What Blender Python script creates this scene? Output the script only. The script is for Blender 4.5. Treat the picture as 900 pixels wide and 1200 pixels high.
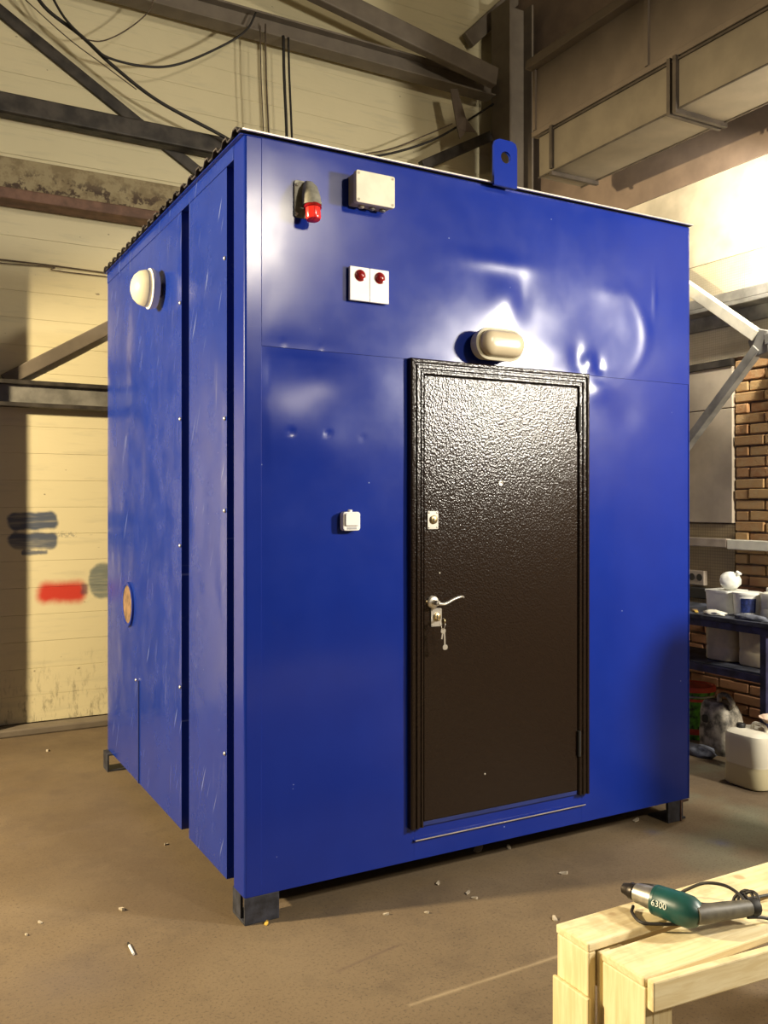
import bpy, bmesh, math, random
from mathutils import Vector, Matrix, noise as mnoise
random.seed(7)
for o in list(bpy.data.objects): bpy.data.objects.remove(o)
scn = bpy.context.scene
C = scn.collection

# ------------------------------------------------------------------ camera, light, exposure
# World axes follow the hall: x along the cabin front, y into the hall, origin at the cabin's near corner.
F_PX, CX, CY = 1050.0, 450.0, 590.0
YAW = math.radians(29.18); S, K = math.sin(YAW), math.cos(YAW)
EYE = Vector((-1.230, -3.317, 1.65))
cam_d = bpy.data.cameras.new('camera'); cam = bpy.data.objects.new('camera', cam_d); C.objects.link(cam)
cam.location = EYE; cam.rotation_euler = (math.pi/2, 0, -YAW)
cam_d.sensor_fit = 'VERTICAL'; cam_d.sensor_height = 36; cam_d.lens = 36*F_PX/1200
cam_d.shift_y = (CY-600)/1200.0
cam_d.clip_start = .05
scn.camera = cam

world = bpy.data.worlds.new('hall_ambient'); scn.world = world; world.use_nodes = True
bg = world.node_tree.nodes['Background']; bg.inputs[0].default_value = (1.0, .84, .62, 1); bg.inputs[1].default_value = .13

def lamp(name, kind, loc, target, power, col, size=.5, size_y=None, cone=None):
    l = bpy.data.lights.new(name, kind); l.energy = power; l.color = col
    if kind == 'AREA':
        l.shape = 'ELLIPSE'; l.size = size; l.size_y = size_y or size
    else:
        l.shadow_soft_size = size
    if kind == 'SPOT':
        l.spot_size = math.radians(cone); l.spot_blend = .3
    o = bpy.data.objects.new(name, l); C.objects.link(o); o.location = loc
    o.rotation_euler = (Vector(target)-Vector(loc)).to_track_quat('-Z', 'Y').to_euler()
    return o
lamp('wall_lamp_light', 'AREA', (3.6, -3.1, 2.86), (1.2, 0, 1.9), 210, (1, .93, .80), .42, .34)
lamp('yard_lamp_light', 'SPOT', (-4.5, 1.2, 3.1), (-3.62, 1.22, 2.63), 2350, (1, .81, .51), .12, cone=86)
lamp('high_bay_light', 'AREA', (2.4, -6.4, 4.7), (.6, 0, 1.0), 165, (1, .88, .70), .6, .6)

scn.view_settings.view_transform = 'Standard'; scn.view_settings.look = 'None'
scn.view_settings.gamma = 1; scn.view_settings.use_curve_mapping = False
scn.view_settings.exposure = 0.35

# ------------------------------------------------------------------ helpers
def P(px, py, ax, v):
    """Point where the sight line of a photo pixel meets the plane axis=v of a thing it touches."""
    a = (px-CX)/F_PX; d = Vector((a*K+S, -a*S+K, (CY-py)/F_PX))
    return EYE + d*((v-EYE[ax])/d[ax])

def box(bm, x0, x1, y0, y1, z0, z1):
    vs = [bm.verts.new(p) for p in ((x0,y0,z0),(x1,y0,z0),(x1,y1,z0),(x0,y1,z0),(x0,y0,z1),(x1,y0,z1),(x1,y1,z1),(x0,y1,z1))]
    for f in ((3,2,1,0),(4,5,6,7),(0,1,5,4),(1,2,6,5),(2,3,7,6),(3,0,4,7)): bm.faces.new([vs[i] for i in f])
    return vs
def prism(bm, poly, origin, ex, ey, depth):
    """poly in (a,b) along ex,ey, extruded by the vector depth."""
    o, ex, ey, d = Vector(origin), Vector(ex), Vector(ey), Vector(depth)
    lo = [bm.verts.new(o+ex*a+ey*b) for a, b in poly]; hi = [bm.verts.new(v.co+d) for v in lo]
    n = len(lo); bm.faces.new(lo[::-1]); bm.faces.new(hi)
    for i in range(n): bm.faces.new((lo[i], lo[(i+1)%n], hi[(i+1)%n], hi[i]))
def frames(pts):
    out = []; up = None
    for i, p in enumerate(pts):
        t = (pts[min(i+1, len(pts)-1)]-pts[max(i-1, 0)]).normalized()
        if up is None:
            up = Vector((0,0,1)) if abs(t.z) < .9 else Vector((1,0,0))
        u = t.cross(up).normalized(); up = u.cross(t).normalized()
        out.append((u, up))
    return out
def tube(bm, pts, r, n=8, squash=1.0):
    pts = [Vector(p) for p in pts]; rs = r if hasattr(r, '__len__') else [r]*len(pts)
    rings = []
    for p, (u, w), q in zip(pts, frames(pts), rs):
        rings.append([bm.verts.new(p+(u*math.cos(2*math.pi*k/n)+w*math.sin(2*math.pi*k/n)*squash)*q) for k in range(n)])
    for a, b in zip(rings, rings[1:]):
        for k in range(n): bm.faces.new((a[k], a[(k+1)%n], b[(k+1)%n], b[k]))
    bm.faces.new(rings[0][::-1]); bm.faces.new(rings[-1])
def bar(bm, a, b, w, h, up=(0,0,1)):
    a, b = Vector(a), Vector(b); t = (b-a).normalized(); s = t.cross(Vector(up)).normalized(); u = s.cross(t).normalized()
    vs = [bm.verts.new(p+s*i*w/2+u*j*h/2) for p in (a, b) for i, j in ((-1,-1),(1,-1),(1,1),(-1,1))]
    for f in ((0,1,2,3),(7,6,5,4),(0,4,5,1),(1,5,6,2),(2,6,7,3),(3,7,4,0)): bm.faces.new([vs[i] for i in f])
def lathe(bm, prof, center, axis=(0,0,1), n=24, sx=1.0, sy=1.0, ref=None):
    """prof = (radius, height) pairs along axis."""
    c, a = Vector(center), Vector(axis).normalized()
    e1 = Vector(ref) if ref else (a.orthogonal()); e1 = (e1-a*e1.dot(a)).normalized(); e2 = a.cross(e1)
    rings = []
    for r, h in prof:
        rings.append([bm.verts.new(c+a*h+e1*(r*sx*math.cos(2*math.pi*k/n))+e2*(r*sy*math.sin(2*math.pi*k/n))) for k in range(n)])
    for p, q in zip(rings, rings[1:]):
        for k in range(n): bm.faces.new((p[k], p[(k+1)%n], q[(k+1)%n], q[k]))
    bm.faces.new(rings[0][::-1]); bm.faces.new(rings[-1])
def loft(bm, rings):
    rs = [[bm.verts.new(p) for p in r] for r in rings]; n = len(rs[0])
    for p, q in zip(rs, rs[1:]):
        for k in range(n): bm.faces.new((p[k], p[(k+1)%n], q[(k+1)%n], q[k]))
    bm.faces.new(rs[0][::-1]); bm.faces.new(rs[-1])
def rrect(w, h, r, n=5):
    pts = []
    for cx, cy, a0 in ((w/2-r, h/2-r, 0), (-w/2+r, h/2-r, 90), (-w/2+r, -h/2+r, 180), (w/2-r, -h/2+r, 270)):
        for k in range(n+1):
            a = math.radians(a0+90*k/n); pts.append((cx+r*math.cos(a), cy+r*math.sin(a)))
    return pts
def curve_pts(ctrl, n=10):
    """Catmull-Rom through control points."""
    c = [Vector(p) for p in ctrl]; c = [c[0]*2-c[1]]+c+[c[-1]*2-c[-2]]; out = []
    for i in range(1, len(c)-2):
        for k in range(n):
            t = k/n; a, b, d, e = c[i-1], c[i], c[i+1], c[i+2]
            out.append(.5*((2*b)+(d-a)*t+(2*a-5*b+4*d-e)*t*t+(3*b-a-3*d+e)*t**3))
    out.append(c[-2]); return out

def obj(name, bm, mat, parent=None, smooth=False, bevel=0, seg=2):
    bmesh.ops.recalc_face_normals(bm, faces=bm.faces)
    me = bpy.data.meshes.new(name); bm.to_mesh(me); bm.free()
    me.materials.append(mat)
    o = bpy.data.objects.new(name, me); C.objects.link(o)
    if smooth:
        for p in me.polygons: p.use_smooth = True
        if smooth == 'auto':
            m = o.modifiers.new('edges', 'EDGE_SPLIT'); m.split_angle = math.radians(38)
    if bevel:
        m = o.modifiers.new('bevel', 'BEVEL'); m.width = bevel; m.segments = seg; m.limit_method = 'ANGLE'
    if parent: attach(o, parent)
    return o
WORLD = {}
def base_of(p):
    b = Vector(p.location)
    while p.parent: p = p.parent; b = b+Vector(p.location)
    return b
def attach(o, parent):
    o.parent = parent; o.location = Vector(o.location)-base_of(parent)
def thing(name, label, cat, loc=(0,0,0), group=None):
    o = bpy.data.objects.new(name, None); C.objects.link(o); o.location = loc; o.empty_display_size = .1
    o['label'] = label; o['category'] = cat
    if group: o['group'] = group
    return o
def tag(o, label, cat, group=None):
    o['label'] = label; o['category'] = cat
    if group: o['group'] = group
    return o
def struct(o):
    o['kind'] = 'structure'; return o
def B(): return bmesh.new()
def boxo(name, dims, mat, parent=None, bevel=0):
    bm = B(); box(bm, *dims); return obj(name, bm, mat, parent, bevel=bevel)

# ------------------------------------------------------------------ material nodes
class M:
    def __init__(s, name, col=(.5,.5,.5), rough=.5, metal=0, spec=.5):
        s.m = bpy.data.materials.new(name); s.m.use_nodes = True; s.t = s.m.node_tree; s.b = s.t.nodes['Principled BSDF']
        s.set('Base Color', (*col, 1) if isinstance(col, tuple) else col); s.set('Roughness', rough); s.set('Metallic', metal)
        s.set('Specular IOR Level', spec); s._pos = None
    def set(s, k, v):
        if hasattr(v, 'is_output'): s.t.links.new(v, s.b.inputs[k])
        else: s.b.inputs[k].default_value = v
    def n(s, typ, ins=None, **kw):
        nd = s.t.nodes.new(typ)
        for k, v in kw.items(): setattr(nd, k, v)
        for k, v in (ins or {}).items():
            if hasattr(v, 'is_output'): s.t.links.new(v, nd.inputs[k])
            else: nd.inputs[k].default_value = v
        return nd
    def pos(s):
        if not s._pos: s._pos = s.n('ShaderNodeNewGeometry').outputs['Position']
        return s._pos
    def objpos(s): return s.n('ShaderNodeTexCoord').outputs['Object']
    def xyz(s, v=None):
        o = s.n('ShaderNodeSeparateXYZ', {0: v or s.pos()}).outputs; return o[0], o[1], o[2]
    def f(s, op, a, b=0.0, c=0.0, clamp=False): return s.n('ShaderNodeMath', {0: a, 1: b, 2: c}, operation=op, use_clamp=clamp).outputs[0]
    def noise(s, scale, detail=3, rough=.55, vec=None, stretch=None, dist=0):
        v = vec or s.pos()
        if stretch: v = s.n('ShaderNodeMapping', {0: v, 'Scale': stretch[:3], 'Rotation': stretch[3] if len(stretch) > 3 else (0,0,0)}).outputs[0]
        return s.n('ShaderNodeTexNoise', {'Vector': v, 'Scale': scale, 'Detail': detail, 'Roughness': rough, 'Distortion': dist}).outputs['Fac']
    def step(s, v, a, b, lo=0.0, hi=1.0):
        return s.n('ShaderNodeMapRange', {0: v, 1: a, 2: b, 3: lo, 4: hi}, interpolation_type='SMOOTHSTEP').outputs[0]
    def mix(s, fac, a, b, mode='MIX'):
        nd = s.n('ShaderNodeMix', data_type='RGBA', blend_type=mode)
        for i, v in ((0, fac), (6, a), (7, b)):
            if hasattr(v, 'is_output'): s.t.links.new(v, nd.inputs[i])
            else: nd.inputs[i].default_value = (*v, 1) if isinstance(v, tuple) else v
        return nd.outputs[2]
    def bump(s, h, strength=.3, dist=.01):
        s.set('Normal', s.n('ShaderNodeBump', {'Height': h, 'Strength': strength, 'Distance': dist}).outputs[0])
    def rect(s, u, v, cu, cv, hu, hv, soft, wob=None):
        a = s.f('SUBTRACT', s.f('ABSOLUTE', s.f('SUBTRACT', u, cu)), hu); b = s.f('SUBTRACT', s.f('ABSOLUTE', s.f('SUBTRACT', v, cv)), hv)
        r_ = min(hu, hv)*.8; a = s.f('MAXIMUM', s.f('ADD', a, r_), 0.0); b = s.f('MAXIMUM', s.f('ADD', b, r_), 0.0)
        d = s.f('SUBTRACT', s.f('SQRT', s.f('ADD', s.f('MULTIPLY', a, a), s.f('MULTIPLY', b, b))), r_)
        if wob: d = s.f('ADD', d, wob)
        return s.step(d, soft, -soft)
    def seg(s, u, v, a, b, half, soft, wob=None):
        """mask around the segment a-b."""
        (ax, ay), (bx, by) = a, b; L = math.hypot(bx-ax, by-ay); tx, ty = (bx-ax)/L, (by-ay)/L
        du, dv = s.f('SUBTRACT', u, (ax+bx)/2), s.f('SUBTRACT', v, (ay+by)/2)
        al = s.f('ADD', s.f('MULTIPLY', du, tx), s.f('MULTIPLY', dv, ty)); ac = s.f('ADD', s.f('MULTIPLY', du, -ty), s.f('MULTIPLY', dv, tx))
        d = s.f('MAXIMUM', s.f('SUBTRACT', s.f('ABSOLUTE', al), L/2), s.f('SUBTRACT', s.f('ABSOLUTE', ac), half))
        if wob: d = s.f('ADD', d, wob)
        return s.step(d, soft, -soft)

MAT = {}
def plain(key, col, rough=.5, metal=0, var=.12, scale=30, bump=0, spec=.5):
    m = M(key, col, rough, metal, spec)
    n = m.noise(scale, 4)
    d = tuple(c*(1-var*2) for c in col); l = tuple(min(1, c*(1+var)) for c in col)
    m.set('Base Color', m.mix(m.step(n, .3, .7), d, l))
    if bump: m.bump(m.noise(scale*3, 3), bump, .003)
    MAT[key] = m.m; return m

# blue enamel
BLUE = (.010, .034, .30)
m = M('blue_enamel', BLUE, .22, spec=.42); MAT['blue'] = m.m
n1 = m.noise(4, 3); sp = m.n('ShaderNodeTexVoronoi', {'Vector': m.pos(), 'Scale': 16.0}).outputs['Distance']
fleck = m.f('MULTIPLY', m.step(sp, .055, .02), m.step(m.noise(5, 1), .60, .64))
col = m.mix(n1, (.003, .017, .20), (.005, .024, .25)); col = m.mix(fleck, col, (.35, .42, .6))
m.set('Base Color', col); m.set('Roughness', m.step(m.noise(9, 4), .3, .75, .20, .23))
m.bump(m.noise(260, 2), .10, .0006)
# scratched side sheets
m = M('blue_enamel_scratched', BLUE, .22); MAT['blue_side'] = m.m
x, y, z = m.xyz()
def scr(ang, sc, lo, hi):
    c_, s_ = math.cos(ang), math.sin(ang)
    a = m.f('ADD', m.f('MULTIPLY', y, c_), m.f('MULTIPLY', z, s_)); b = m.f('ADD', m.f('MULTIPLY', y, -s_), m.f('MULTIPLY', z, c_))
    v = m.n('ShaderNodeCombineXYZ', {0: m.f('MULTIPLY', a, sc), 1: m.f('MULTIPLY', b, 3.0), 2: 0.0}).outputs[0]
    nz = m.n('ShaderNodeTexNoise', {'Vector': v, 'Scale': 1.0, 'Detail': 2.0}).outputs['Fac']
    return m.step(nz, lo, hi)
s1 = m.f('MULTIPLY', scr(.48, 55, .66, .74), m.step(m.noise(2.2, 2), .42, .6))
s2 = m.f('MULTIPLY', scr(.10, 30, .60, .80), m.step(m.noise(1.7, 2), .40, .62))
col = m.mix(n1 if False else m.noise(4, 3), (.006, .023, .20), (.010, .033, .26)); col = m.mix(m.f('MULTIPLY', s1, .55), col, (.30, .36, .55)); col = m.mix(m.f('MULTIPLY', s2, .22), col, (.25, .27, .36))
m.set('Base Color', col); m.set('Roughness', m.step(m.noise(6, 4), .3, .75, .16, .30)); m.bump(m.noise(200, 2), .08, .0006)
# hammered brown powder coat
m = M('brown_hammered_paint', (.022, .013, .009), .20, spec=.42); MAT['brown'] = m.m
v = m.n('ShaderNodeTexVoronoi', {'Vector': m.pos(), 'Scale': 112.0}, feature='F1').outputs['Distance']
m.set('Base Color', m.mix(m.noise(60, 3), (.009, .0045, .0028), (.016, .009, .0055)))
m.bump(m.f('ADD', v, m.f('MULTIPLY', m.noise(260, 2), .5)), .40, .0025)
# concrete floor
m = M('concrete_floor', (.3,.24,.17), .75, spec=.35); MAT['floor'] = m.m
x, y, z = m.xyz(); big = m.noise(.7, 4, .6); mid = m.noise(4, 5, .65); fine = m.noise(90, 3, .7)
col = m.mix(m.step(big, .35, .65), (.118, .083, .047), (.162, .118, .069)); col = m.mix(m.f('MULTIPLY', m.step(mid, .45, .72), .45), col, (.082, .058, .037))
col = m.mix(m.f('MULTIPLY', m.step(m.noise(1.3, 3), .5, .66), m.step(x, 1.2, 3.2)), col, (.145, .15, .10))
col = m.mix(m.f('MULTIPLY', m.step(fine, .52, .68), .7), col, (.060, .043, .028))
wob = m.f('MULTIPLY', m.f('SUBTRACT', m.noise(7, 3), .5), .05)
def fl(px, py): p = P(px, py, 2, 0); return (p.x, p.y)
for a, b, half, cc, amt in ((fl(480,1178), fl(662,1118), .004, (.36, .28, .17), .75), (fl(396,1138), fl(470,1106), .003, (.09, .06, .045), .8), (fl(150,958), fl(20,990), .006, (.15,.11,.08), .4)):
    col = m.mix(m.f('MULTIPLY', m.seg(x, y, a, b, half, .012, m.f('MULTIPLY', wob, .35)), amt), col, cc)
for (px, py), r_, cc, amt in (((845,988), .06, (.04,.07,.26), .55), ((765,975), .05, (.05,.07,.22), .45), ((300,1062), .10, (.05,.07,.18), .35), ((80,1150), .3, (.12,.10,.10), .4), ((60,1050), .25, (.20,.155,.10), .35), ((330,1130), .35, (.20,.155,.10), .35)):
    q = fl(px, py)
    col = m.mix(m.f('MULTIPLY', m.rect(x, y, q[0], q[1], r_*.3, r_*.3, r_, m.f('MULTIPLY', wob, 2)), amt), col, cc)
m.set('Base Color', col); m.set('Roughness', m.step(mid, .3, .7, .6, .85)); m.bump(m.f('ADD', mid, m.f('MULTIPLY', fine, .25)), .35, .006)
# painted plank wall with spray marks
m = M('cream_painted_planks', (.6,.52,.32), .6); MAT['plank'] = m.m
x, y, z = m.xyz(); rnd = m.n('ShaderNodeObjectInfo').outputs['Random']
col = m.mix(m.noise(1.1, 4, .6), (.60, .53, .32), (.70, .62, .40)); col = m.mix(m.f('MULTIPLY', rnd, .10), col, (.50, .47, .30))
col = m.mix(m.f('MULTIPLY', m.step(m.noise(6, 4, .6, stretch=(.4, 1, 3)), .52, .72), .28), col, (.40, .37, .25))
grime = m.f('MULTIPLY', m.step(m.f('ADD', z, m.f('MULTIPLY', m.noise(5, 5, .7), 1.1)), 1.15, .55), m.step(m.noise(16, 5, .75, stretch=(1.6, 1, .5)), .48, .68))
col = m.mix(m.f('MULTIPLY', grime, .7), col, (.13, .11, .075))
spots = m.f('MULTIPLY', m.step(m.noise(14, 2, .5, stretch=(1, 1, 1.6)), .73, .77), .7); col = m.mix(spots, col, (.14, .11, .07))
wob = m.f('MULTIPLY', m.f('SUBTRACT', m.noise(9, 3), .5), .05)
streak = m.step(m.noise(3.5, 4, .7, stretch=(.5, 1, 6)), .30, .62)
for c0, c1, r0, cc, amt, st in (((9,601),(67,620),.014,(.045,.065,.115),.95,1), ((10,625),(67,643),.014,(.045,.065,.115),.95,1), ((25,645),(56,650),.008,(.06,.08,.13),.9,1),
        ((45,683),(100,704),.036,(.52,.024,.012),.97,0), ((104,661),(170,698),.016,(.085,.12,.13),.85,1), ((95,684),(103,696),.016,(.10,.05,.07),.75,0), ((69,624),(90,629),.006,(.2,.19,.16),.5,2), ((104,625),(109,628),.006,(.25,.23,.18),.45,0)):
    a, b = P(*c0, 1, 3.64), P(*c1, 1, 3.64)
    mk = m.rect(x, z, (a.x+b.x)/2, (a.z+b.z)/2, abs(a.x-b.x)/2, abs(a.z-b.z)/2, r0, wob)
    if st == 1: mk = m.f('MULTIPLY', mk, m.step(streak, 0, 1, .72, 1))
    if st == 2: mk = m.f('MULTIPLY', mk, m.step(m.noise(60, 2), .45, .55))
    col = m.mix(m.f('MULTIPLY', mk, amt), col, cc)
m.set('Base Color', col); m.bump(m.noise(40, 4, stretch=(.15, 1, 1)), .25, .004)

# brick, plaster, mosaic
m = M('brick_face', (.4,.25,.12), .85); MAT['brick'] = m.m
r_ = m.n('ShaderNodeObjectInfo').outputs['Random']
col = m.mix(r_, (.50, .32, .13), (.40, .20, .08)); col = m.mix(m.f('MULTIPLY', m.step(m.noise(18, 4, .7), .4, .7), .6), col, (.47, .34, .17))
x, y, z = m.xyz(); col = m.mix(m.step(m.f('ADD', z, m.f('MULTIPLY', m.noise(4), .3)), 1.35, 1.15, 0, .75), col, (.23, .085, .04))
m.set('Base Color', col); m.bump(m.noise(60, 4, .7), .6, .008)
m = plain('mortar', (.30, .22, .13), .95, 0, .2, 12, .6)
def grid(name, base, line, pitch, w, rough):
    m = M(name, base, rough); x, y, z = m.xyz()
    def g(u): return m.f('LESS_THAN', m.f('FRACT', m.f('DIVIDE', u, pitch)), w)
    l = m.f('MAXIMUM', g(y), g(z)); n = m.noise(3, 4, .6)
    b = m.mix(m.step(n, .35, .65), tuple(c*.72 for c in base), base)
    m.set('Base Color', m.mix(m.f('MULTIPLY', l, .6), b, line)); m.bump(m.f('SUBTRACT', 1.0, l), .4, .003); MAT[name] = m.m
grid('mosaic_upper', (.56, .49, .34), (.36, .30, .20), .018, .22, .55)
grid('mosaic_lower', (.36, .28, .15), (.16, .11, .06), .022, .22, .5)
plain('plaster', (.55, .49, .37), .8, 0, .16, 2.2, .2)
plain('shaded_concrete', (.20, .145, .105), .9, 0, .08, 5, .4)  # upper wall brown, duct shadow included in the colour
plain('board', (.45, .38, .28), .7, 0, .10, 3, .15)
plain('ceiling_paint', (.42, .36, .24), .8, 0, .1, 2)
# steels
plain('dark_steel', (.050, .042, .034), .6, .2, .3, 8, .3)
plain('grey_brown_steel', (.150, .122, .090), .65, .0, .09, 6, .2)
m = M('rusty_cream_steel', (.3,.25,.15), .7); MAT['rusty'] = m.m
col = m.mix(m.step(m.noise(7, 5, .7), .42, .6), (.30, .245, .135), (.20, .15, .075)); x, y, z = m.xyz()
col = m.mix(m.f('MULTIPLY', m.step(m.noise(11, 5, .7), .50, .58), m.step(z, 4.06, 3.92)), col, (.055, .03, .015)); m.set('Base Color', col); m.bump(m.noise(30, 4), .3, .005)
plain('red_oxide', (.16, .085, .055), .7, 0, .2, 9, .2)
plain('girder_paint', (.140, .108, .080), .75, 0, .08, 4, .2)
plain('duct_metal', (.165, .138, .100), .55, .25, .07, 5, .1)
plain('duct_flange', (.060, .046, .034), .7, .2, .2, 8)
plain('white_brace', (.72, .68, .54), .5, 0, .08, 8)
plain('grey_beam', (.20, .19, .165), .6, .1, .2, 7)
plain('cable_black', (.018, .015, .013), .6, 0, .2, 20)
plain('cable_brown', (.10, .07, .045), .7, 0, .2, 20)
plain('foot_steel', (.030, .032, .045), .6, .1, .3, 20, .3)
plain('foot_rust', (.10, .055, .045), .8, 0, .3, 20, .3)
plain('roof_steel', (.085, .075, .075), .5, .5, .3, 14)
plain('flashing', (.62, .56, .50), .35, .6, .1, 14)
plain('core', (.008, .02, .14), .6, 0, .1, 5)
plain('port_board', (.19, .115, .06), .9, 0, .25, 30, .4)
# fixtures
plain('cream_plastic', (.66, .62, .47), .42, 0, .05, 12)
plain('cream_dark', (.40, .36, .26), .5, 0, .08, 12)
plain('white_plastic', (.80, .79, .76), .35, 0, .03, 12)
plain('seam_grey', (.35, .35, .36), .5, 0, .05, 12)
plain('sounder_grey', (.26, .25, .20), .5, .2, .12, 40)
plain('red_lens_dark', (.25, .008, .008), .12, 0, .1, 60)
m = M('red_lens', (.72, .025, .02), .18); m.set('Base Color', m.mix(m.f('FRACT', m.f('MULTIPLY', m.xyz()[0], 55.0)), (.62, .018, .015), (.80, .05, .035))); MAT['red_lens'] = m.m
m = M('frosted_glass', (.66, .55, .36), .28); m.set('Base Color', m.mix(m.noise(10, 3), (.60, .50, .33), (.70, .60, .41))); m.set('Transmission Weight', .15); MAT['frosted'] = m.m
plain('chrome', (.70, .67, .60), .30, .75, .05, 30)
plain('brass', (.45, .36, .20), .35, 1, .1, 30)
plain('black', (.012, .011, .010), .6, 0, .1, 20)
# wood
def pine(key, st):
    m = M('pine_board', (.75,.6,.3), .6); MAT[key] = m.m
    oi = m.n('ShaderNodeObjectInfo').outputs['Random']; op = m.pos()
    g = m.noise(1.0, 5, .6, stretch=st, dist=.5)
    col = m.mix(m.step(g, .35, .68), (.70, .57, .31), (.83, .73, .46)); col = m.mix(m.f('MULTIPLY', oi, .18), col, (.66, .50, .25))
    kn = m.step(m.n('ShaderNodeTexVoronoi', {'Vector': op, 'Scale': 5.0}).outputs['Distance'], .10, .05); col = m.mix(m.f('MULTIPLY', kn, .6), col, (.36, .2, .08))
    x, y, z = m.xyz(); d0 = m.f('MULTIPLY', m.step(m.noise(7, 4, .65), .46, .68), m.step(z, .575, .585)); col = m.mix(m.f('MULTIPLY', d0, .55), col, (.40, .30, .15))
    m.set('Base Color', col); m.bump(g, .15, .003)
pine('pine', (5, 60, 60)); pine('pine_up', (60, 60, 5))
plain('old_board', (.16, .10, .055), .8, 0, .25, 14, .4)
# drill
plain('drill_teal', (.007, .066, .060), .4, 0, .1, 25)
plain('drill_silver', (.42, .40, .35), .38, .8, .12, 40)
plain('drill_grey', (.095, .085, .060), .55, 0, .15, 40)
plain('chuck_dark', (.05, .042, .035), .4, .7, .2, 40)
plain('letter_white', (.72, .78, .74), .5, 0, .03, 20)
# bench things
plain('bench_blue', (.022, .022, .060), .6, .1, .35, 12, .3)
plain('bench_top', (.05, .055, .075), .65, .1, .45, 10, .4)
plain('hdpe_white', (.70, .68, .56), .45, 0, .06, 10)
plain('hdpe_bright', (.80, .80, .72), .4, 0, .04, 10)
plain('hdpe_yellow', (.66, .55, .34), .5, 0, .10, 8)
m = M('canister_two_tone', (.6,.56,.42), .45); x, y, z = m.xyz(); m.set('Base Color', m.mix(m.step(z, .125, .135), (.50, .44, .27), (.66, .62, .50))); MAT['canister'] = m.m
plain('label_blue', (.02, .035, .15), .5, 0, .3, 60)
plain('pail_green', (.10, .36, .025), .45, 0, .45, 26)
plain('pail_red', (.68, .075, .03), .5, 0, .15, 12)
plain('dirty_plastic', (.30, .27, .21), .6, 0, .45, 16, .2)
plain('rag_grey', (.12, .13, .16), .9, 0, .3, 20, .5)
plain('rag_pale', (.58, .52, .48), .9, 0, .25, 30, .4)
plain('yellow_handle', (.55, .36, .06), .5, 0, .15, 20)
plain('beige_lid', (.62, .46, .34), .55, 0, .1, 10)
plain('pink_stick', (.78, .60, .55), .5, 0, .05, 10)
plain('socket_grey', (.36, .30, .23), .6, 0, .1, 10)
plain('paper', (.42, .36, .27), .8, 0, .1, 20)
plain('lamp_body', (.10, .10, .10), .5, .3, .1, 10)
m = M('lamp_glass', (1,1,.9), .3); m.set('Emission Color', (1, .93, .8, 1)); m.set('Emission Strength', 40.0); MAT['lamp_glass'] = m.m

# ------------------------------------------------------------------ the hall
WX, WY, HZ = 4.09, 3.66, 7.0
bm = B(); box(bm, -9, 8, -12, 6, -.2, 0); struct(obj('floor', bm, MAT['floor']))
wb = struct(boxo('wall_back', (-7, WX+.3, WY, WY+.2, 0, HZ), MAT['mortar']))
pm = None; ph = .196; z = .055; k = 0
while z < HZ-.02:
    if pm is None:
        bm = B(); box(bm, -7, WX, -.022, 0, 0.0006, ph-.0006); o = obj('plank', bm, MAT['plank'], bevel=.0012, seg=1); pm = o
    else:
        o = pm.copy(); C.objects.link(o)
    o.location = (0, WY-.001+random.uniform(-.0015, .0015), z); o.parent = wb; z += ph
bm = B(); box(bm, -7, WX-.02, WY-.19, WY-.03, 0, .052); struct(obj('baseboard_back', bm, MAT['grey_brown_steel'], bevel=.01))
struct(boxo('ceiling', (-9, 8, -12, 6, HZ, HZ+.15), MAT['ceiling_paint']))

wr = struct(boxo('wall_right', (WX, WX+.3, -7, WY, 0, HZ), MAT['mortar']))
boxo('plaster_band', (WX-.022, WX, -7, WY-.03, 3.42, 4.05), MAT['plaster'], wr)
boxo('shaded_concrete_band', (WX-.035, WX, -7, WY-.03, 4.052, HZ-.01), MAT['shaded_concrete'], wr)  # brown upper wall, the shadow of the duct painted into its tone
boxo('mosaic_band', (WX-.024, WX, -7, WY-.03, 2.69, 3.415), MAT['mosaic_upper'], wr)
boxo('mosaic_panel', (WX-.024, WX, 1.04, 2.4, .86, 1.50), MAT['mosaic_lower'], wr)
# bricks beside and below the board
bl, bh, gap = .250, .065, .011
master = None; row = 0; z = .01
while z+bh < 2.68:
    full = z+bh < .85
    y = -.25 + (0 if row % 2 else -.13)
    while y < (1.9 if full else 1.03):
        yl = min(y+bl, 1.9 if full else 1.03)
        if yl-y > .05:
            if yl-y > bl-.001:
                if master is None:
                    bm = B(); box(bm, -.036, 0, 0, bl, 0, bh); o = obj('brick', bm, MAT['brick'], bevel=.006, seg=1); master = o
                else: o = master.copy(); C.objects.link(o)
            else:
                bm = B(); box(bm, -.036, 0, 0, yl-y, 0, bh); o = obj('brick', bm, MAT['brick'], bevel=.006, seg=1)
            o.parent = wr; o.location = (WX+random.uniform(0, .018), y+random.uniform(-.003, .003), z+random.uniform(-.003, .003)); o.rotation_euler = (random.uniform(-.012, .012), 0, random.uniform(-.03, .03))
        y += bl+gap
    row += 1; z += bh+gap
boxo('trim_1', (WX-.055, WX-.025, 1.04, 2.4, 2.635, 2.682), MAT['dark_steel'])['kind'] = 'structure'
# grey boards fixed to the wall
for z0, z1 in ((1.51, 2.33), (2.336, 2.63)):
    boxo('board_panel', (WX-.045, WX-.002, 1.045, 2.2, z0, z1), MAT['board'], wr, bevel=.004)

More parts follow.
